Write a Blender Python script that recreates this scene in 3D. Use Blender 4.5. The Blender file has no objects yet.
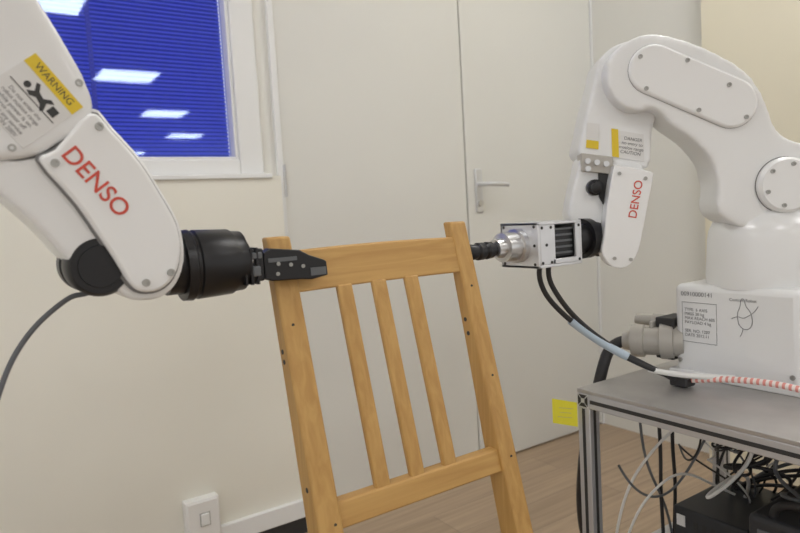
import bpy, bmesh, math, random
from mathutils import Vector, Matrix
random.seed(4)
S=bpy.context.scene
S.view_settings.view_transform='Standard'
S.view_settings.exposure=0.36
COL=bpy.context.collection
# ------------------------------------------------------------------ materials
def mat(name,c,rough=.5,metal=0,noise=0,nscale=8,bump=0,bscale=60,emit=0,coat=0):
    m=bpy.data.materials.new(name);m.use_nodes=True
    nt=m.node_tree;b=nt.nodes["Principled BSDF"]
    b.inputs["Base Color"].default_value=(*c,1);b.inputs["Roughness"].default_value=rough
    b.inputs["Metallic"].default_value=metal
    if coat:b.inputs["Coat Weight"].default_value=coat
    if emit:
        b.inputs["Emission Color"].default_value=(*c,1);b.inputs["Emission Strength"].default_value=emit
    tc=nt.nodes.new("ShaderNodeTexCoord")
    if noise:
        n=nt.nodes.new("ShaderNodeTexNoise");n.inputs["Scale"].default_value=nscale;n.inputs["Detail"].default_value=4
        nt.links.new(tc.outputs["Object"],n.inputs["Vector"])
        r=nt.nodes.new("ShaderNodeValToRGB")
        r.color_ramp.elements[0].position=.3;r.color_ramp.elements[1].position=.7
        r.color_ramp.elements[0].color=(*[k*(1-noise) for k in c],1);r.color_ramp.elements[1].color=(*[min(1,k*(1+noise)) for k in c],1)
        nt.links.new(n.outputs["Fac"],r.inputs["Fac"]);nt.links.new(r.outputs["Color"],b.inputs["Base Color"])
    if bump:
        n=nt.nodes.new("ShaderNodeTexNoise");n.inputs["Scale"].default_value=bscale
        nt.links.new(tc.outputs["Object"],n.inputs["Vector"])
        bp=nt.nodes.new("ShaderNodeBump");bp.inputs["Strength"].default_value=bump;bp.inputs["Distance"].default_value=.002
        nt.links.new(n.outputs["Fac"],bp.inputs["Height"]);nt.links.new(bp.outputs["Normal"],b.inputs["Normal"])
    return m
M_wall=mat("wall_paint",(.79,.785,.74),.7,noise=.015,nscale=2,bump=.05)
M_cream=mat("cream_paint",(.83,.815,.735),.7,noise=.02,nscale=2,bump=.05)
M_rwall=mat("yellowish_paint",(.84,.79,.63),.7,noise=.02,nscale=2)
M_door=mat("door_laminate",(.735,.735,.70),.42,noise=.02,nscale=1.5)
M_frame=mat("window_frame_white",(.83,.84,.84),.4)
M_seam=mat("seam_grey",(.45,.45,.43),.7)
M_ceil=mat("ceiling_tile",(.75,.75,.74),.8)
M_white=mat("robot_white",(.79,.80,.80),.28,noise=.01,nscale=5,coat=.3)
M_white2=mat("robot_white_cover",(.82,.83,.83),.25,coat=.3)
M_dark=mat("dark_gap",(.03,.03,.03),.6)
M_groove=mat("groove_grey",(.22,.22,.22),.6)
M_black=mat("black_anodised",(.014,.014,.016),.36,metal=.2)
M_rubber=mat("cable_black",(.02,.02,.022),.5)
M_cgrey=mat("cable_grey",(.12,.13,.14),.5)
M_alu=mat("aluminium",(.70,.71,.73),.36,metal=.6,noise=.05,nscale=20)
M_aluf=mat("aluminium_profile",(.58,.59,.61),.4,metal=.6)
M_steel=mat("steel",(.62,.62,.62),.28,metal=.9)
M_screw=mat("screw_steel",(.42,.42,.40),.35,metal=.7)
M_plate=mat("table_steel_plate",(.48,.465,.45),.38,metal=.65,noise=.12,nscale=9)
M_red=mat("logo_red",(.62,.08,.05),.5)
M_yel=mat("label_yellow",(.75,.55,.03),.5)
M_tag=mat("tag_yellow",(.85,.80,.05),.5)
M_lab=mat("label_paper",(.72,.72,.71),.5)
M_ink=mat("ink",(.04,.04,.04),.6)
M_ink2=mat("ink_grey",(.18,.18,.19),.6)
M_clear=mat("cable_white",(.75,.75,.73),.4)
M_plastic=mat("socket_plastic",(.85,.85,.84),.35)
M_box=mat("dark_box",(.03,.032,.036),.5)
M_conn=mat("connector_grey",(.46,.44,.40),.45,metal=.3)
M_bluew=mat("cable_wrap",(.45,.55,.65),.4)
# spiral-wrapped cable: white with red-pink bands
M_pink=bpy.data.materials.new("cable_striped");M_pink.use_nodes=True
nt=M_pink.node_tree;b=nt.nodes["Principled BSDF"];tc=nt.nodes.new("ShaderNodeTexCoord");wv=nt.nodes.new("ShaderNodeTexWave")
wv.bands_direction='Y';wv.inputs["Scale"].default_value=28;cr=nt.nodes.new("ShaderNodeValToRGB")
cr.color_ramp.elements[0].position=.35;cr.color_ramp.elements[0].color=(.72,.28,.24,1);cr.color_ramp.elements[1].position=.55;cr.color_ramp.elements[1].color=(.82,.74,.70,1)
nt.links.new(tc.outputs["Object"],wv.inputs["Vector"]);nt.links.new(wv.outputs["Fac"],cr.inputs[0]);nt.links.new(cr.outputs[0],b.inputs["Base Color"])
def wood(name,base,dark,sx):
    m=bpy.data.materials.new(name);m.use_nodes=True;nt=m.node_tree;b=nt.nodes["Principled BSDF"]
    tc=nt.nodes.new("ShaderNodeTexCoord");mp=nt.nodes.new("ShaderNodeMapping");mp.inputs["Scale"].default_value=sx
    n=nt.nodes.new("ShaderNodeTexNoise");n.inputs["Scale"].default_value=1;n.inputs["Detail"].default_value=6;n.inputs["Distortion"].default_value=.6
    r=nt.nodes.new("ShaderNodeValToRGB");r.color_ramp.elements[0].position=.34;r.color_ramp.elements[1].position=.66
    r.color_ramp.elements[0].color=(*dark,1);r.color_ramp.elements[1].color=(*base,1)
    nt.links.new(tc.outputs["Object"],mp.inputs[0]);nt.links.new(mp.outputs[0],n.inputs["Vector"]);nt.links.new(n.outputs["Fac"],r.inputs[0]);nt.links.new(r.outputs[0],b.inputs["Base Color"])
    b.inputs["Roughness"].default_value=.5
    return m
M_wv=wood("chair_wood_vertical",(.54,.325,.105),(.44,.245,.07),(80,80,4))
M_wh=wood("chair_wood_horizontal",(.54,.325,.105),(.44,.245,.07),(4,80,80))
M_floor=bpy.data.materials.new("floor_planks");M_floor.use_nodes=True
nt=M_floor.node_tree;b=nt.nodes["Principled BSDF"]
tc=nt.nodes.new("ShaderNodeTexCoord");br=nt.nodes.new("ShaderNodeTexBrick")
br.inputs["Scale"].default_value=1;br.inputs["Brick Width"].default_value=1.2;br.inputs["Row Height"].default_value=.14;br.inputs["Mortar Size"].default_value=.0015
br.inputs["Color1"].default_value=(.37,.27,.18,1);br.inputs["Color2"].default_value=(.42,.31,.21,1);br.inputs["Mortar"].default_value=(.27,.20,.14,1)
nt.links.new(tc.outputs["Object"],br.inputs["Vector"])
mp=nt.nodes.new("ShaderNodeMapping");mp.inputs["Scale"].default_value=(2,40,1)
n=nt.nodes.new("ShaderNodeTexNoise");n.inputs["Scale"].default_value=1.5;n.inputs["Detail"].default_value=5
nt.links.new(tc.outputs["Object"],mp.inputs[0]);nt.links.new(mp.outputs[0],n.inputs["Vector"])
mx=nt.nodes.new("ShaderNodeMix");mx.data_type='RGBA';mx.blend_type='OVERLAY';mx.inputs[0].default_value=.35
nt.links.new(br.outputs["Color"],mx.inputs[6]);nt.links.new(n.outputs["Fac"],mx.inputs[7]);nt.links.new(mx.outputs[2],b.inputs["Base Color"])
b.inputs["Roughness"].default_value=.4
M_glass=bpy.data.materials.new("window_glass");M_glass.use_nodes=True
nt=M_glass.node_tree;nt.nodes.clear()
o=nt.nodes.new("ShaderNodeOutputMaterial");mx=nt.nodes.new("ShaderNodeMixShader");tr=nt.nodes.new("ShaderNodeBsdfTransparent");gl=nt.nodes.new("ShaderNodeBsdfGlossy")
tr.inputs[0].default_value=(.88,.9,1,1);gl.inputs["Roughness"].default_value=.025;gl.inputs[0].default_value=(.70,.85,1,1);mx.inputs[0].default_value=.06
nt.links.new(tr.outputs[0],mx.inputs[1]);nt.links.new(gl.outputs[0],mx.inputs[2]);nt.links.new(mx.outputs[0],o.inputs[0])
M_blind_glow=mat("blind_slat_blue_glow",(.04,.065,.46),.6,emit=.38)  # blue slats; slight emission stands in for dusk light from outside
M_dusk=mat("dusk_outside",(.02,.035,.28),.8,emit=.45)
M_panel=mat("ceiling_light_diffuser",(1,.995,.98),.6,emit=9)
# ------------------------------------------------------------------ helpers
def empty(name):
    e=bpy.data.objects.new(name,None);COL.objects.link(e);e.empty_display_size=.05;return e
def mk(name,bm,m,parent=None,smooth=True,ang=35):
    bmesh.ops.recalc_face_normals(bm,faces=bm.faces)
    me=bpy.data.meshes.new(name);bm.to_mesh(me);bm.free()
    ob=bpy.data.objects.new(name,me);COL.objects.link(ob)
    me.materials.append(m)
    if smooth:
        for p in me.polygons:p.use_smooth=True
        try: me.set_sharp_from_angle(angle=math.radians(ang))
        except Exception: pass
    if parent:ob.parent=parent
    return ob
def bevel(ob,w,seg=3):
    md=ob.modifiers.new("bevel","BEVEL");md.width=w;md.segments=seg;md.limit_method='ANGLE';md.angle_limit=math.radians(40)
    return ob
def hexa(bm,P):
    v=[bm.verts.new(p) for p in P]
    for f in ((0,1,2,3),(4,5,6,7),(0,1,5,4),(1,2,6,5),(2,3,7,6),(3,0,4,7)):bm.faces.new([v[i] for i in f])
def boxbm(bm,lo,hi):
    (a,b_,c),(d,e,f)=lo,hi
    hexa(bm,[(a,b_,c),(d,b_,c),(d,e,c),(a,e,c),(a,b_,f),(d,b_,f),(d,e,f),(a,e,f)])
def box(name,lo,hi,m,parent=None,bv=0):
    bm=bmesh.new();boxbm(bm,lo,hi);ob=mk(name,bm,m,parent)
    if bv:bevel(ob,bv)
    return ob
def boxes(name,L,m,parent=None,bv=0):
    bm=bmesh.new()
    for lo,hi in L:boxbm(bm,lo,hi)
    ob=mk(name,bm,m,parent)
    if bv:bevel(ob,bv)
    return ob
def lathe(name,p0,p1,prof,m,parent=None,seg=48,bv=0):
    p0=Vector(p0);ax=(Vector(p1)-p0).normalized()
    u=ax.orthogonal().normalized();w=ax.cross(u)
    bm=bmesh.new();rings=[]
    for t,r in prof:
        rings.append([bm.verts.new(p0+ax*t+(u*math.cos(2*math.pi*i/seg)+w*math.sin(2*math.pi*i/seg))*r) for i in range(seg)])
    for a,b_ in zip(rings,rings[1:]):
        for i in range(seg):bm.faces.new((a[i],a[(i+1)%seg],b_[(i+1)%seg],b_[i]))
    bm.faces.new(rings[0]);bm.faces.new(rings[-1])
    ob=mk(name,bm,m,parent)
    if bv:bevel(ob,bv)
    return ob
def cyl(name,p0,p1,r,m,parent=None,seg=40,bv=0,r1=None):
    L=(Vector(p1)-Vector(p0)).length
    return lathe(name,p0,p1,[(0,r),(L,r if r1 is None else r1)],m,parent,seg,bv)
class Fr:
    def __init__(s,o,e,u,n):s.o=Vector(o);s.e=Vector(e);s.u=Vector(u);s.n=Vector(n)
    def P(s,a,b_,k=0):return s.o+s.e*a+s.u*b_+s.n*k
def smoothpts(P,k=5):
    out=[];N=len(P)
    for i in range(N):
        p0,p1,p2,p3=[Vector(P[(i+j)%N]) for j in(-1,0,1,2)]
        for j in range(k):
            t=j/k
            out.append(.5*((2*p1)+(-p0+p2)*t+(2*p0-5*p1+4*p2-p3)*t*t+(-p0+3*p1-3*p2+p3)*t**3))
    return out
def prism(name,fr,P,n0,n1,m,parent=None,smooth=5,bv=0,remesh=0,it=10,mm=True):
    P=[(a*.001,b_*.001) for a,b_ in P] if mm else P
    pts=smoothpts(P,smooth) if smooth else [Vector(p) for p in P]
    bm=bmesh.new()
    A=[bm.verts.new(fr.P(p[0],p[1],n0)) for p in pts];B=[bm.verts.new(fr.P(p[0],p[1],n1)) for p in pts]
    N=len(pts)
    bm.faces.new(A);bm.faces.new(B)
    for i in range(N):bm.faces.new((A[i],A[(i+1)%N],B[(i+1)%N],B[i]))
    ob=mk(name,bm,m,parent)
    if remesh:
        md=ob.modifiers.new("remesh","REMESH");md.mode='VOXEL';md.voxel_size=remesh;md.use_smooth_shade=True
        s=ob.modifiers.new("smooth","SMOOTH");s.factor=.6;s.iterations=it
    elif bv:bevel(ob,bv,3)
    return ob
def tube(name,pts,r,m,parent=None):
    cu=bpy.data.curves.new(name,"CURVE");cu.dimensions='3D';cu.bevel_depth=r;cu.bevel_resolution=4;cu.resolution_u=10
    sp=cu.splines.new("NURBS");sp.points.add(len(pts)-1)
    for p,q in zip(sp.points,pts):p.co=(*q,1)
    sp.use_endpoint_u=True;sp.order_u=4 if len(pts)>3 else 3
    cu.materials.append(m);ob=bpy.data.objects.new(name,cu);COL.objects.link(ob)
    if parent:ob.parent=parent
    return ob
def text(name,body,pos,ex,n,size,m,parent=None,ext=.0004,bold=0,ax='CENTER'):
    cu=bpy.data.curves.new(name,"FONT");cu.body=body;cu.size=size;cu.extrude=ext;cu.offset=bold
    cu.align_x=ax;cu.align_y='CENTER';cu.materials.append(m)
    ex=Vector(ex).normalized();n=Vector(n).normalized();ey=n.cross(ex)
    M=Matrix.Identity(4)
    for i in range(3):M[i][0]=ex[i];M[i][1]=ey[i];M[i][2]=n[i];M[i][3]=pos[i]
    ob=bpy.data.objects.new(name,cu);COL.objects.link(ob);ob.matrix_world=M
    if parent:ob.parent=parent
    return ob
def screws(name,fr,L,n,r,m,parent,h=.003):
    bm=bmesh.new();seg=16
    for a,b_ in L:
        def ring(rr,hh):return [bm.verts.new(fr.P(a+rr*math.cos(2*math.pi*i/seg),b_+rr*math.sin(2*math.pi*i/seg),n+hh)) for i in range(seg)]
        A,B,C,Dd=ring(r,0),ring(r,h),ring(.5*r,h),ring(.5*r,h*.3)
        for X_,Y_ in((A,B),(B,C),(C,Dd)):
            for i in range(seg):bm.faces.new((X_[i],X_[(i+1)%seg],Y_[(i+1)%seg],Y_[i]))
        bm.faces.new(Dd)
    return mk(name,bm,m,parent,smooth=False)
# ------------------------------------------------------------------ room
box("floor",(-3.5,-12.4,-.05),(6,2.1,0),M_floor)
box("ceiling",(-3.5,-12.4,2.6),(6,2.1,2.7),M_ceil)
boxes("wall_back",[((-3.5,1.9,0),(.845,2.1,1.187)),((-3.5,1.9,1.187),(-.75,2.1,2.6)),((-.75,1.9,2.25),(.845,2.1,2.6)),((.785,1.9,1.187),(.845,2.1,2.25)),((.845,1.9,2.1),(2.45,2.1,2.6)),((.845,1.93,0),(2.45,2.1,2.1))],M_wall)
box("wall_back_lower_panel",(-3.5,1.868,0),(.83,1.8995,1.135),M_cream)
boxes("wall_right",[((2.33,1.36,0),(2.45,1.93,2.6))],M_wall)
box("wall_right_pier",(2.27,.2,0),(2.45,1.359,2.6),M_rwall)
w=empty("window_1")
boxes("frame",[((.71,1.885,1.142),(.785,1.96,2.25)),((-.75,1.885,1.142),(.71,1.96,1.187)),((-.75,1.885,2.2),(.71,1.96,2.25)),((-.80,1.885,1.142),(-.75,1.96,2.25))],M_frame,w,bv=.004)
boxes("inner_bead",[((.70,1.892,1.187),(.71,1.94,2.2)),((-.75,1.892,1.187),(.70,1.94,1.195))],M_frame,w,bv=.002)
box("glass",(-.75,1.925,1.187),(.71,1.929,2.2),M_glass,w)
bm=bmesh.new()
z=1.195
while z<2.2:
    v=[bm.verts.new(p) for p in((-.74,1.945,z),(.705,1.945,z),(.705,1.956,z+.0085),(-.74,1.956,z+.0085))];bm.faces.new(v);z+=.0115
mk("blind_slats",bm,M_blind_glow,w,smooth=False)
boxes("blind_ladder_tapes",[((x,1.94,1.19),(x+.012,1.943,2.2)) for x in(-.3,.33)],mat("blind_tape_glow",(.02,.03,.30),.6,emit=.3),w)  # tapes emit too, imitating the same dusk backlight
box("night_sky_pane",(-.75,1.975,1.187),(.71,1.98,2.2),M_dusk,w)
boxes("window_sill",[((-.8,1.86,1.128),(.80,1.9,1.142))],M_frame,w,bv=.003)
d=empty("door_1")
box("leaf",(.852,1.895,.006),(1.588,1.93,2.08),M_door,d,bv=.002)
box("jamb",(.8305,1.885,0),(.850,1.93,2.1),M_frame,d,bv=.002)
for i,zz in enumerate((1.12,.35)): cyl("hinge_%d"%(i+1),(.851,1.888,zz-.05),(.851,1.888,zz+.05),.006,M_aluf,d)
d2=empty("door_2")
box("leaf",(1.594,1.895,.006),(2.318,1.93,2.08),M_door,d2,bv=.002)
box("meeting_strip",(1.588,1.905,.006),(1.594,1.93,2.08),M_seam,d2)
box("handle_plate",(1.630,1.887,.985),(1.664,1.895,1.15),M_alu,d2,bv=.003)
tube("handle_lever",[(1.645,1.887,1.09),(1.645,1.85,1.09),(1.655,1.838,1.09),(1.70,1.835,1.088),(1.748,1.838,1.086)],.009,M_alu,d2)
cyl("lock_cylinder",(1.647,1.88,1.02),(1.647,1.89,1.02),.012,M_steel,d2)
box("frame_edge",(2.32,1.89,0),(2.3295,1.93,2.1),M_frame,d2)
box("baseboard_back",(-3.5,1.85,.055),(.83,1.868,.112),M_frame,None,bv=.003)
box("gap_shade_strip_1",(-3.5,1.858,0),(.83,1.868,.055),M_dark)  # dark colour stands in for the shaded gap below the baseboard
so=empty("wall_switch_socket")
box("back_box",(.452,1.835,.100),(.550,1.868,.216),M_plastic,so,bv=.004)
box("face_plate",(.456,1.829,.104),(.546,1.835,.212),M_plastic,so,bv=.003)
box("rocker",(.492,1.824,.142),(.516,1.83,.176),M_frame,so,bv=.002)
box("rocker_recess",(.489,1.828,.139),(.519,1.8295,.179),M_seam,so)
pos=[(-.24,.86),(.58,-1.22),(1.59,-3.44),(2.54,-5.69),(3.46,-7.96),(3.1,-10.8),(-2.4,-.2),(-1.6,-2.5),(2.6,-.9),(1.9,.75)]
for i,(x,y) in enumerate(pos):
    e=empty("ceiling_light");h=.28
    box("diffuser",(x-h,y-h,2.585),(x+h,y+h,2.599),M_panel,e)
    k=h+.03
    boxes("rim",[((x-k,y-k,2.58),(x+k,y-h,2.599)),((x-k,y+h,2.58),(x+k,y+k,2.599)),((x-k,y-h,2.58),(x-h,y+h,2.599)),((x+h,y-h,2.58),(x+k,y+h,2.599))],M_frame,e)
# ------------------------------------------------------------------ chair back frame
ch=empty("wooden_chair_back_frame")
def fy(z):return .94-(.97-z)*.265
def post(name,x0,x1,ztop):
    bm=bmesh.new();zs=[0,.2,.4,.55,.75,.9,ztop];T=[.030,.042,.052,.046,.034,.027,.025]
    rings=[]
    for z,t in zip(zs,T):
        y=fy(z);rings.append([bm.verts.new(p) for p in((x0,y,z),(x1,y,z),(x1,y+t,z),(x0,y+t,z))])
    for a,b_ in zip(rings,rings[1:]):
        for i in range(4):bm.faces.new((a[i],a[(i+1)%4],b_[(i+1)%4],b_[i]))
    bm.faces.new(rings[0]);bm.faces.new(rings[-1])
    return bevel(mk(name,bm,M_wv,ch),.004,3)
post("post_1",.388,.427,.974);post("post_2",.748,.784,.978)
def rail(name,x0,x1,z0,z1,off,t,m,arch=0,n=12):
    bm=bmesh.new();rings=[]
    for i in range(n+1):
        s=i/n;x=x0+(x1-x0)*s;k=4*s*(1-s)
        dz=arch*k;dy=.012*k if arch else 0
        rings.append([bm.verts.new(p) for p in((x,fy(z0)+off+dy,z0),(x,fy(z1)+off+dy,z1+dz),(x,fy(z1)+off+t+dy,z1+dz),(x,fy(z0)+off+t+dy,z0))])
    for a,b_ in zip(rings,rings[1:]):
        for i in range(4):bm.faces.new((a[i],a[(i+1)%4],b_[(i+1)%4],b_[i]))
    bm.faces.new(rings[0]);bm.faces.new(rings[-1])
    return bevel(mk(name,bm,m,ch),.003,3)
rail("top_rail",.425,.750,.886,.950,.003,.018,M_wh,arch=.002)
rail("lower_rail",.425,.750,.537,.575,.008,.022,M_wh)
rail("stretcher",.425,.750,.17,.21,.008,.022,M_wh)
for i,x in enumerate((.512,.579,.646)):
    bm=bmesh.new();P=[]
    for z in(.570,.890):
        y=fy(z)+.010
        P+=[(x-.0135,y,z),(x+.0135,y,z),(x+.0135,y+.012,z),(x-.0135,y+.012,z)]
    hexa(bm,P);bevel(mk("slat_%d"%(i+1),bm,M_wv,ch),.003)
for i,(x,z) in enumerate(((.748,.80),(.748,.775),(.748,.56),(.748,.42),(.388,.80),(.388,.785),(.388,.60))):
    cyl("bolt_hole_%d"%(i+1),(x-.0006,fy(z)+.018,z),(x+.004,fy(z)+.018,z),.004,M_dark,ch,16)
for i,(x,z) in enumerate(((.405,.84),(.415,.55),(.765,.86),(.768,.70),(.770,.56))):
    cyl("mark_%d"%(i+1),(x,fy(z)-.0004,z),(x,fy(z)+.003,z),.0025,M_dark,ch,12)
# ------------------------------------------------------------------ left robot
rl=empty("industrial_robot_arm")
FL=Fr((0,0,0),(1,0,0),(0,0,1),(0,-1,0))
def yl(y):return -y
prism("forearm",FL,[(150,1156),(81,1315),(20,1466),(-43,1619),(-110,1660),(-185,1640),(-200,1558),(-130,1400),(-60,1235),(-14,1094),(30,1086),(74,1090),(102,1104)],yl(1.015),yl(.872),M_white,rl,smooth=4,remesh=.005,it=7)
prism("forearm_seam",FL,[(140,1150),(130,1180),(10,1130),(0,1094),(40,1070),(85,1074),(140,1120)],yl(1.004),yl(.8835),M_groove,rl,smooth=0)
prism("wrist_housing",FL,[(147,1152),(171,1127),(201,1089),(222,1048),(242,1004),(246,961),(234,926),(210,907),(180,907),(164,916),(136,942),(108,962),(80,1002),(52,1036),(12,1076),(-16,1090),(0,1102),(30,1091),(60,1088),(80,1091),(104,1104)],yl(1.0),yl(.882),M_white,rl,smooth=3,remesh=.004,it=4)
prism("wrist_cover",FL,[(84,1086),(102,1098),(144,1143),(167,1121),(196,1083),(216,1045),(235,1002),(237,963),(226,934),(207,919),(184,919),(170,932),(155,964),(120,1032)],yl(.89),yl(.868),M_white2,rl,smooth=3,bv=.008)
prism("cover_gap",FL,[(81,1087),(102,1101),(145,1146),(168,1123),(198,1084),(218,1046),(237,1003),(239,962),(228,931),(208,916),(183,916),(167,930),(152,963),(117,1031)],yl(.90),yl(.8790),M_groove,rl,smooth=3)
lathe("wrist_joint_ring",(.141,1.01,.955),(.141,.880,.955),[(0,.034),(.02,.038),(.05,.038),(.055,.034),(.07,.034),(.075,.038),(.124,.038),(.130,.034)],M_black,rl)
lathe("wrist_joint_rib",(.141,.885,.955),(.141,.870,.955),[(0,.028),(.007,.026)],M_black,rl)
screws("wrist_screws",FL,[(.100,1.082),(.152,1.126),(.222,.940),(.190,.930)],yl(.868),.005,M_screw,rl)
text("logo_text","DENSO",(.143,.8672,1.058),(.60,0,-.80),(0,-1,0),.030,M_red,rl,bold=.0002)
e1=Vector((.60,0,-.80));e2=Vector((.80,0,.60))
FS=Fr((.086,0,1.150),e1,e2,(0,-1,0))
prism("label_paper",FS,[(-44,-44),(31,-44),(31,40),(-44,40)],yl(.874),yl(.8705),M_lab,rl,smooth=0)
prism("label_yellow_band",FS,[(-44,24),(31,24),(31,40),(-44,40)],yl(.8705),yl(.8700),M_yel,rl,smooth=0)
text("label_warning_text","WARNING",FS.P(-.006,.032,yl(.8699)),e1,(0,-1,0),.0115,M_ink,rl,ext=.0001)
text("label_small_text","Do not enter the\nrobot motion range\nwhile power is on.\nServo motor off\nbefore any service\nCAUTION 200V",FS.P(-.007,-.024,yl(.8703)),e1,(0,-1,0),.0066,M_ink2,rl,ext=.0001)
prism("label_pictogram_1",FS,[(-12,2),(-6,6),(2,4),(8,-2),(10,2),(6,10),(12,16),(6,17),(0,11),(-8,13),(-14,20),(-18,18),(-12,10),(-18,4)],yl(.8704),yl(.8700),M_ink,rl,smooth=0)
prism("label_pictogram_2",FS,[(12,4),(22,4),(22,14),(12,14)],yl(.8704),yl(.8700),M_ink,rl,smooth=0)
cyl("label_pictogram_3",FS.P(-.022,.009,yl(.8704)),FS.P(-.022,.009,yl(.8700)),.004,M_ink,rl,16)
prism("label_frame_line",FS,[(-38,0),(27,0),(27,1),(-38,1)],yl(.8704),yl(.8700),M_ink,rl,smooth=0)
screws("forearm_screws",FL,[(.058,1.100),(.135,1.178)],yl(.874),.0045,M_screw,rl)
ty=.94
lathe("flange",(.232,ty,.943),(.40,ty,.943),[(0,.040),(.022,.040),(.022,.050),(.034,.051),(.036,.047),(.040,.047),(.042,.050),(.092,.048),(.096,.045),(.110,.044),(.112,.03),(.118,.03)],M_black,rl,64)
screws("flange_screws",Fr((.345,ty,.943),(0,1,0),(0,0,1),(1,0,0)),[(.035*math.cos(a),.035*math.sin(a)) for a in(0,1.57,3.14,4.71)],.0,.004,M_steel,rl)
boxes("gripper_body",[((.345,.905,.912),(.366,.975,.960)),((.362,.912,.918),(.388,.968,.952))],M_black,rl,bv=.003)
boxes("gripper_rail",[((.346,.898,.920),(.358,.985,.935)),((.346,.900,.945),(.362,.982,.955))],M_cgrey,rl,bv=.002)
prism("gripper_finger_1",FL,[(366,952),(376,959),(424,953),(440,944),(464,935),(469,932),(470,910),(442,906),(424,908),(378,910),(366,914)],yl(.9245),yl(.905),M_black,rl,smooth=0,bv=.002)
prism("gripper_finger_2",FL,[(366,950),(384,955),(384,914),(366,916)],yl(.985),yl(.925),M_black,rl,smooth=0,bv=.002)
screws("gripper_screws",FL,[(.388,.935),(.408,.932),(.428,.928),(.386,.920)],yl(.905),.003,M_screw,rl,h=.0015)
box("gripper_pad",(.440,.9030,.912),(.466,.905,.924),M_cgrey,rl)
boxes("gripper_link",[((.372,.903,.938),(.418,.907,.944))],M_cgrey,rl)
boxes("gripper_ribs",[((.334+.009*i,.90,.908),(.338+.009*i,.98,.962)) for i in range(3)],M_black,rl,bv=.001)
tube("wrist_cable",[(.150,.950,.930),(.135,.944,.915),(.118,.945,.920),(.099,.945,.908),(.067,.942,.885),(.036,.939,.845),(.017,.927,.800),(-.02,.92,.70),(-.12,.92,.62),(-.36,.92,.62)],.0035,M_cgrey,rl)
prism("upper_arm",FL,[(-60,1640),(-40,1570),(-90,1500),(-300,1340),(-560,1150),(-640,1110),(-720,1140),(-740,1220),(-690,1280),(-420,1450),(-180,1640),(-110,1680)],yl(1.13),yl(1.0),M_white,rl,smooth=3,remesh=.007,it=8)
cyl("shoulder_hub",(-.66,.86,1.19),(-.66,1.14,1.19),.09,M_white,rl,bv=.02)
lathe("turret",(-.66,.97,.60),(-.66,.97,1.25),[(0,.15),(.2,.15),(.22,.12),(.35,.12),(.5,.10),(.62,.07)],M_white,rl)
box("base",(-.82,.82,.60),(-.50,1.12,.78),M_white,rl,bv=.02)
def table(name,x0,x1,y0,y1,zt):
    t=empty(name)
    box("top_plate",(x0,y0,zt-.008),(x1,y1,zt),M_plate,t,bv=.001)
    s=.032;L=[]
    zb=zt-.008
    for x in(x0,x1-s):L.append(((x,y0,zb-s),(x+s,y1,zb)))
    for y in(y0,y1-s):L.append(((x0,y,zb-s),(x1,y+s,zb)))
    for x in(x0,x1-s):
        for y in(y0,y1-s):L.append(((x,y,0),(x+s,y+s,zb-s)))
    for y in(y0,y1-s):L.append(((x0,y,.16),(x1,y+s,.16+s)))
    boxes("profiles",L,M_aluf,t,bv=.002)
    G=[];g=.004
    for x in(x0,x1-s):
        for y in(y0,y1-s):
            c=s/2
            G+= [((x-.0006,y+c-g,.02),(x+.001,y+c+g,zb-s-.002)),((x+s-.001,y+c-g,.02),(x+s+.0006,y+c+g,zb-s-.002)),((x+c-g,y-.0006,.02),(x+c+g,y+.001,zb-s-.002)),((x+c-g,y+s-.001,.02),(x+c+g,y+s+.0006,zb-s-.002))]
    G+=[((x0-.0006,y0+.01,zb-s/2-g),(x0+.001,y1-.034,zb-s/2+g)),((x0+.034,y0-.0006,zb-s/2-g),(x1-.034,y0+.001,zb-s/2+g))]
    boxes("t_slots",G,M_dark,t)
    box("lower_shelf",(x0+s,y0+s,.168),(x1-s,y1-s,.176),M_plate,t)
    return t
table("workbench",-1.25,-.34,.5,1.25,.6)
tb=table("workbench",1.075,1.62,.12,.944,.6)
c0=Vector((1.0742,.928,.576))
FC=Fr(c0,(0,-1,0),(0,0,1),(-1,0,0))
prism("end_cap",FC,[(-15,-15),(15,-15),(15,15),(-15,15)],0,.0006,M_alu,tb,smooth=0)
for i,(sx,sy) in enumerate(((0,1),(0,-1),(1,0),(-1,0))):
    P=[(4,5),(11,13),(-11,13),(-4,5)] if sx==0 else [(5,4),(13,11),(13,-11),(5,-4)]
    P=[(a*(sx or 1),b_*(sy or 1)) for a,b_ in P]
    prism("end_cap_slot_%d"%(i+1),FC,P,.0005,.001,M_dark,tb,smooth=0)
# ------------------------------------------------------------------ right robot
rr=empty("industrial_robot_arm")
FR=Fr((1.432,.726,0),(.783,-.622,0),(0,0,1),(-.622,-.783,0))
nn=FR.n
prism("upper_arm",FR,[(-322,1300),(-340,1255),(-322,1205),(-285,1180),(-240,1180),(-213,1149),(-170,1115),(-135,1072),(-120,1020),(-120,960),(-60,925),(20,915),(90,935),(118,1000),(112,1050),(85,1082),(35,1097),(-5,1124),(-32,1197),(-69,1249),(-147,1299),(-225,1329),(-275,1329)],-.03,.075,M_white,rr,smooth=3,remesh=.005,it=9)
prism("forearm",FR,[(-350,1262),(-338,1300),(-300,1327),(-250,1327),(-215,1280),(-212,1230),(-225,1180),(-237,1140),(-247,1066),(-290,1074),(-386,1096),(-381,1149),(-370,1195)],-.085,.035,M_white,rr,smooth=3,remesh=.005,it=6)
prism("elbow_hub",FR,[(-257+72*math.cos(a*.5236),1252+72*math.sin(a*.5236)) for a in range(12)],-.085,.03,M_white,rr,smooth=2,bv=.01)
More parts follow.
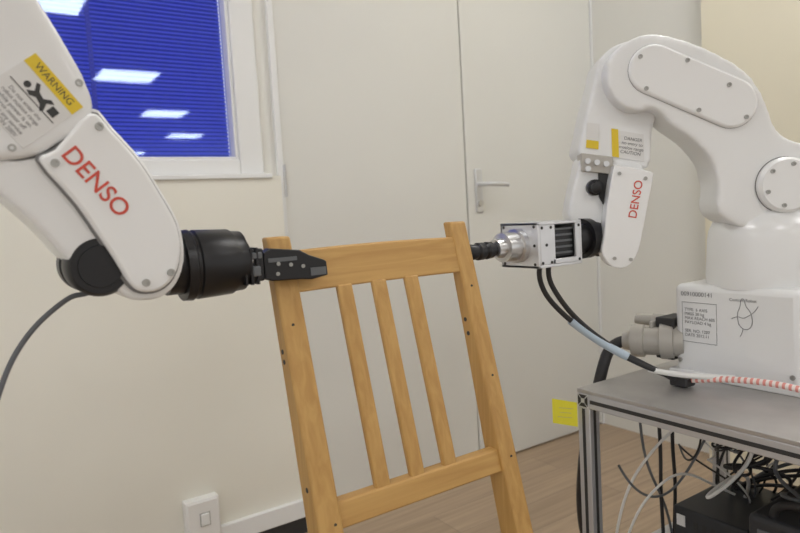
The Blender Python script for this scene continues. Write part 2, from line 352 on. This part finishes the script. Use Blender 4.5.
def capsule(a,b_,r,n=14):
    a=Vector(a);b_=Vector(b_);d_=(b_-a).normalized();an=math.atan2(d_[1],d_[0]);P=[]
    for i in range(n+1):
        t=an+math.pi/2+math.pi*i/n;P.append((a[0]+r*math.cos(t),a[1]+r*math.sin(t)))
    for i in range(n+1):
        t=an-math.pi/2+math.pi*i/n;P.append((b_[0]+r*math.cos(t),b_[1]+r*math.sin(t)))
    return P
prism("upper_arm_cover_gap",FR,capsule((-245,1260),(-93,1182),50.5),.06,.0758,M_groove,rr,smooth=0)
prism("upper_arm_cover",FR,capsule((-245,1260),(-93,1182),50),.06,.083,M_white2,rr,smooth=0,bv=.006)
screws("cover_screws",FR,[(-.272,1.286),(-.262,1.222),(-.100,1.218),(-.068,1.152),(-.18,1.272),(-.16,1.172)],.083,.0045,M_screw,rr)
sa,sb=.008,1.012
lathe("shoulder_cap",FR.P(sa,sb,.05),FR.P(sa,sb,.11),[(0,.056),(.036,.056),(.043,.050)],M_white2,rr)
lathe("shoulder_ring",FR.P(sa,sb,.05),FR.P(sa,sb,.11),[(0,.0575),(.0265,.0575)],M_groove,rr)
screws("shoulder_screws",FR,[(sa+.042*math.cos(a),sb+.042*math.sin(a)) for a in [k*math.pi/3+.3 for k in range(6)]],.093,.0045,M_screw,rr)
lathe("turret",(1.432,.726,.80),(1.432,.726,1.0),[(0,.112),(.02,.114),(.10,.110),(.12,.107),(.14,.098),(.16,.08),(.19,.05)],M_white,rr,64)
lathe("turret_seam",(1.432,.726,.79),(1.432,.726,1.0),[(0,.108),(.016,.108)],M_groove,rr,64)
prism("shoulder_block",FR,[(-70,835),(-72,930),(-60,985),(60,990),(110,940),(110,835)],-.09,.03,M_white,rr,smooth=2,remesh=.006,it=9)
box("base",(1.32,.60,.602),(1.57,.868,.806),M_white,rr,bv=.014)
box("base_foot",(1.31,.59,.600),(1.58,.878,.614),M_white,rr,bv=.003)
FB=Fr((1.3195,0,0),(0,-1,0),(0,0,1),(-1,0,0))
def btext(nm,b_,y,z,s,al='LEFT'):text(nm,b_,(1.3192,y,z),(0,-1,0),(-1,0,0),s,M_ink2,rr,ext=.0001,ax=al)
btext("serial_text","00910000141",.850,.785,.0135)
btext("rating_text","TYPE  6 AXIS\nMASS 30 kg\nMAX REACH 605\nPAYLOAD 4 kg\n\nSER. NO. 1207\nDATE 2012.11",.842,.722,.0095)
btext("caution_text","Caution! Robot",.740,.780,.009)
def bl(nm,P):prism(nm,FB,P,0,.0003,M_ink2,rr,smooth=0)
bl("rating_border_1",[(-848,766),(-768,766),(-768,767),(-848,767)])
bl("rating_border_2",[(-848,678),(-768,678),(-768,679),(-848,679)])
bl("rating_border_3",[(-848,678),(-847.3,678),(-847.3,767),(-848,767)])
bl("rating_border_4",[(-768.7,678),(-768,678),(-768,767),(-768.7,767)])
mz=.018
tube("mascot_drawing",[(1.319,.720,.710+mz),(1.319,.726,.735+mz),(1.319,.715,.745+mz),(1.319,.717,.765+mz),(1.319,.708,.768+mz),(1.319,.706,.748+mz),(1.319,.695,.742+mz),(1.319,.690,.715+mz),(1.319,.700,.70+mz),(1.319,.715,.702+mz),(1.319,.720,.712+mz)],.0006,M_ink2,rr)
tube("mascot_drawing_2",[(1.319,.735,.722+mz),(1.319,.722,.730+mz),(1.319,.712,.722+mz),(1.319,.702,.730+mz),(1.319,.688,.738+mz),(1.319,.680,.752+mz)],.0006,M_ink2,rr)
tube("mascot_drawing_3",[(1.319,.712,.702+mz),(1.319,.714,.690+mz),(1.319,.718,.686+mz)],.0006,M_ink2,rr)
screws("base_screws",FB,[(-.855,.635),(-.615,.635)],.0,.005,M_screw,rr)
prism("wrist_housing",FR,[(-382,1098),(-330,1092),(-260,1078),(-268,1000),(-288,930),(-303,885),(-335,875),(-352,905),(-376,945),(-416,962),(-408,1020),(-396,1062)],-.05,.035,M_white,rr,smooth=3,remesh=.004,it=4)
prism("wrist_dark_gap",FR,[(-352,1066),(-326,1064),(-330,1000),(-340,985),(-352,1010)],.02,.040,M_dark,rr,smooth=0)
prism("wrist_cover",FR,[(-330,1062),(-318,1072),(-256,1056),(-250,1045),(-256,1015),(-268,960),(-283,895),(-300,866),(-322,858),(-345,868),(-358,895),(-352,930),(-345,985)],.033,.075,M_white2,rr,smooth=3,bv=.008)
text("logo_text","DENSO",FR.P(-.286,1.000,.0755),FR.e*.20+FR.u*.98,nn,.024,M_red,rr,bold=.0001)
screws("wrist_screws",FR,[(-.318,1.055),(-.266,1.042),(-.333,.880),(-.300,.876)],.075,.0038,M_screw,rr)
prism("connector_plate",FR,[(-388,1066),(-322,1055),(-322,1092),(-388,1104)],.0,.046,M_conn,rr,smooth=0,bv=.002)
for i,(a,b_) in enumerate(((-.376,1.086),(-.357,1.082),(-.338,1.078),(-.376,1.070))):cyl("air_port_%d"%(i+1),FR.P(a,b_,.04),FR.P(a,b_,.054),.006,M_steel,rr,20)
lathe("wrist_knob",FR.P(-.362,1.030,.03),FR.P(-.362,1.030,.08),[(0,.017),(.02,.017),(.022,.013),(.034,.012),(.036,.009)],M_black,rr,24)
prism("label_paper",FR,[(-322,1150),(-256,1135),(-256,1078),(-322,1092)],.030,.0370,M_lab,rr,smooth=0)
prism("label_yellow_band",FR,[(-322,1152),(-308,1149),(-308,1090),(-322,1093)],.0365,.0375,M_yel,rr,smooth=0)
text("label_text","DANGER\nno entry to\nmotion range\nCAUTION",FR.P(-.281,1.112,.0375),FR.e*.97+FR.u*-.22,nn,.0095,M_ink2,rr,ext=.0001)
prism("label_paper_2",FR,[(-372,1168),(-346,1163),(-350,1110),(-376,1115)],.030,.0370,M_lab,rr,smooth=0)
prism("label_yellow_2",FR,[(-374,1132),(-349,1127),(-350,1110),(-376,1115)],.0365,.0375,M_yel,rr,smooth=0)
lathe("flange",(1.20,.935,.924),(1.03,.945,.922),[(0,.040),(.05,.043),(.055,.038),(.075,.038),(.08,.043),(.10,.043),(.10,.032),(.15,.032)],M_black,rr,48)
y0,y1,x0,x1,z0,z1=.895,1.0,.924,1.050,.876,.966;t=.006
boxes("tool_bracket",[((x0,y0,z0),(x0+t,y1,z1)),((x1-t,y0,z0),(x1,y1,z1)),((x0,y0,z0),(x1,y1,z0+t)),((x0,y0,z1-t),(x1,y1,z1)),((x0+t,y0,z0+t),(x0+.048,y0+t,z1-t)),((x1-.018,y0,z0+t),(x1-t,y0+t,z1-t)),((x0+.04,y0,z0+t),(x1-.015,y0+t,z0+.016)),((x0,y1-t,z0),(x1,y1,z1))],M_alu,rr,bv=.0015)
boxes("tool_motor",[((x0+.03,y0+.010,z0+.016),(x1-.010,y1-.02,z1-.016))],M_black,rr,bv=.004)
boxes("tool_motor_fins",[((x0+.05,y0+.008,z0+.024+.012*i),(x1-.02,y0+.012,z0+.028+.012*i)) for i in range(5)],M_cgrey,rr)
FT=Fr((x0,0,0),(0,-1,0),(0,0,1),(-1,0,0))
screws("bracket_screws_1",FT,[(-.905,.958),(-.990,.958),(-.905,.884),(-.990,.884),(-.905,.921)],0,.003,M_dark,rr,h=.001)
FT2=Fr((0,y0,0),(1,0,0),(0,0,1),(0,-1,0))
screws("bracket_screws_2",FT2,[(.935,.955),(.935,.886),(.960,.955),(.960,.886),(.947,.921),(1.041,.955),(1.041,.886)],0,.003,M_dark,rr,h=.001)
lathe("tool_chuck",(x0,.950,.921),(.70,.950,.917),[(0,.034),(.012,.034),(.014,.029),(.045,.029),(.047,.020),(.064,.018)],M_steel,rr,48)
lathe("suction_tip",(.862,.950,.918),(.70,.950,.917),[(0,.012),(.010,.012),(.012,.016),(.024,.017),(.028,.013),(.034,.017),(.046,.017),(.050,.014),(.068,.016),(.0765,.012)],M_black,rr,32)
lathe("base_connector_1",(1.345,.86,.672),(1.28,.985,.667),[(0,.036),(.02,.036),(.022,.042),(.05,.042),(.052,.033),(.085,.033),(.087,.038),(.115,.038),(.117,.024),(.135,.02)],M_conn,rr,32)
boxes("base_connector_2",[((1.315,.869,.630),(1.39,.915,.726))],M_dark,rr,bv=.004)
boxes("base_connector_flange",[((1.305,.915,.640),(1.36,.925,.716))],M_conn,rr,bv=.003)
lathe("base_connector_3",(1.37,.90,.705),(1.34,.985,.712),[(0,.018),(.05,.018),(.052,.014),(.09,.012)],M_conn,rr,24)
tube("power_cable",[(1.285,.975,.667),(1.262,1.0,.660),(1.235,1.0,.62),(1.208,.998,.56),(1.215,1.04,.446),(1.24,1.088,.298),(1.275,1.12,.13),(1.35,1.14,.02),(1.5,1.15,.012)],.0135,M_rubber,rr)
tube("tool_cable_1",[(.985,.950,.880),(.985,.958,.86),(.995,.960,.825),(1.022,.951,.785),(1.070,.929,.735),(1.120,.895,.688),(1.165,.853,.652),(1.200,.812,.628),(1.235,.790,.612)],.0055,M_rubber,rr)
tube("tool_cable_2",[(1.005,.945,.880),(1.005,.953,.85),(1.02,.945,.815),(1.055,.935,.765),(1.10,.91,.715),(1.15,.87,.668),(1.19,.83,.640),(1.225,.80,.612)],.0055,M_rubber,rr)
tube("cable_wrap",[(1.055,.937,.752),(1.085,.922,.722),(1.118,.898,.692),(1.150,.868,.668)],.0090,M_bluew,rr)
boxes("cable_clip",[((1.215,.775,.603),(1.25,.815,.622))],M_rubber,rr,bv=.004)
tube("signal_cable_white",[(1.18,.84,.640),(1.21,.79,.628),(1.24,.75,.628),(1.265,.70,.630)],.006,M_clear,rr)
tube("signal_cable_striped",[(1.235,.775,.618),(1.25,.72,.628),(1.262,.66,.632),(1.27,.60,.632),(1.28,.52,.62),(1.30,.40,.608)],.0065,M_pink,rr)
# ------------------------------------------------------------------ yellow tag
tg=empty("yellow_label_tag")
FG=Fr((1.0685,.9472,0),(-.83,.556,0),(0,0,1),(-.556,-.83,0))
prism("tag_sheet",FG,[(-6,514),(48,526),(48,580),(-6,568)],-.001,.0,M_tag,tg,smooth=0)
text("tag_text","----------\n--------\n----------",FG.P(.020,.548,.0006),(.83,-.556,-.15),(-.556,-.83,0),.010,M_conn,tg,ext=.0001)
# ------------------------------------------------------------------ under-table equipment
pw=empty("power_supply_box")
box("housing",(1.27,.68,.176),(1.50,.85,.312),M_box,pw,bv=.006)
boxes("vents",[((1.2695,.69+.02*i,.22),(1.271,.70+.02*i,.29)) for i in range(6)],M_dark,pw)
boxes("front_label",[((1.2685,.82,.27),(1.270,.84,.295))],M_lab,pw)
cb=empty("controller_box")
box("housing",(1.19,.34,.176),(1.45,.64,.395),M_box,cb,bv=.012)
tube("carry_handle",[(1.21,.60,.395),(1.21,.60,.425),(1.21,.52,.435),(1.21,.44,.425),(1.21,.44,.395)],.008,M_rubber,cb)
box("front_panel",(1.188,.36,.20),(1.191,.62,.37),M_cgrey,cb,bv=.001)
ps=empty("power_strip")
box("strip_body",(1.44,.40,.46),(1.50,.80,.505),mat("strip_dark",(.06,.05,.05),.5),ps,bv=.004)
box("strip_bracket",(1.46,.50,.50),(1.48,.54,.56),M_aluf,ps)
box("strip_bracket_2",(1.46,.70,.50),(1.48,.74,.56),M_aluf,ps)
boxes("plugs",[((1.42,.42+.06*i,.465),(1.44,.45+.06*i,.495)) for i in range(6)],mat("plug_red",(.25,.05,.04),.5),ps,bv=.003)
cc=empty("cable_bundle")
cols=[M_rubber,M_cgrey,M_rubber,M_clear,M_rubber,M_cgrey,M_clear,M_rubber,M_rubber,M_cgrey,M_rubber,M_clear,M_cgrey]+[M_rubber]*9
for i,m in enumerate(cols):
    x=1.26+.25*random.random();y=.86-.38*random.random()
    pts=[(x,y,.555),(x+random.uniform(-.05,.05),y+random.uniform(-.05,.05),.48),
         (x+random.uniform(-.14,.08),y+random.uniform(-.15,.08),.42),
         (x+random.uniform(-.16,.1),y+random.uniform(-.12,.15),.36+.08*random.random()),
         (x+random.uniform(-.1,.1),y+random.uniform(-.1,.1),.42+.05*random.random()),
         (1.45+random.uniform(-.1,.08),.66+random.uniform(-.02,.2),.33),(1.53+random.uniform(0,.03),.87,.19)]
    tube("cable_%d"%(i+1),pts,random.choice((.0022,.003,.004)),m,cc)
loops=[([(1.14,.915,.20),(1.15,.90,.34),(1.19,.87,.43),(1.25,.83,.50),(1.33,.80,.545)],.003,M_clear),
 ([(1.16,.91,.19),(1.16,.88,.30),(1.20,.85,.37),(1.27,.82,.41),(1.33,.80,.36),(1.40,.78,.32)],.0028,M_clear),
 ([(1.15,.90,.42),(1.17,.88,.36),(1.22,.85,.33),(1.28,.83,.37),(1.31,.80,.45),(1.36,.78,.55)],.0028,M_cgrey),
 ([(1.20,.88,.55),(1.19,.87,.46),(1.21,.86,.38),(1.27,.86,.30),(1.30,.87,.20)],.003,M_cgrey),
 ([(1.25,.87,.55),(1.25,.86,.44),(1.235,.86,.36),(1.25,.86,.26),(1.26,.87,.18)],.004,M_rubber),
 ([(1.28,.85,.55),(1.27,.85,.45),(1.30,.86,.38),(1.31,.87,.30),(1.30,.87,.18)],.004,M_rubber)]
for i,(pts,r_,m) in enumerate(loops):tube("cable_loop_%d"%(i+1),pts,r_,m,cc)
# ------------------------------------------------------------------ world, camera
wd=bpy.data.worlds.new("world");S.world=wd;wd.use_nodes=True
bg=wd.node_tree.nodes["Background"];bg.inputs[0].default_value=(1,.995,.98,1);bg.inputs[1].default_value=.78
cam=bpy.data.cameras.new("camera");cam.sensor_width=36;cam.lens=29.25;cam.clip_start=.02
co=bpy.data.objects.new("camera",cam);COL.objects.link(co);S.camera=co
th=math.radians(56.2);p=math.radians(4.7);r=math.radians(3.3)
F=Vector((math.cos(th)*math.cos(p),math.sin(th)*math.cos(p),-math.sin(p)))
R0=Vector((math.sin(th),-math.cos(th),0));U0=R0.cross(F)
Rr=R0*math.cos(r)-U0*math.sin(r)
Uu=U0*math.cos(r)+R0*math.sin(r)
M=Matrix.Identity(4)
for i in range(3):M[i][0]=Rr[i];M[i][1]=Uu[i];M[i][2]=-F[i]
M[2][3]=1.0
co.matrix_world=M
cam.dof.use_dof=True;cam.dof.focus_distance=1.2;cam.dof.aperture_fstop=4.5
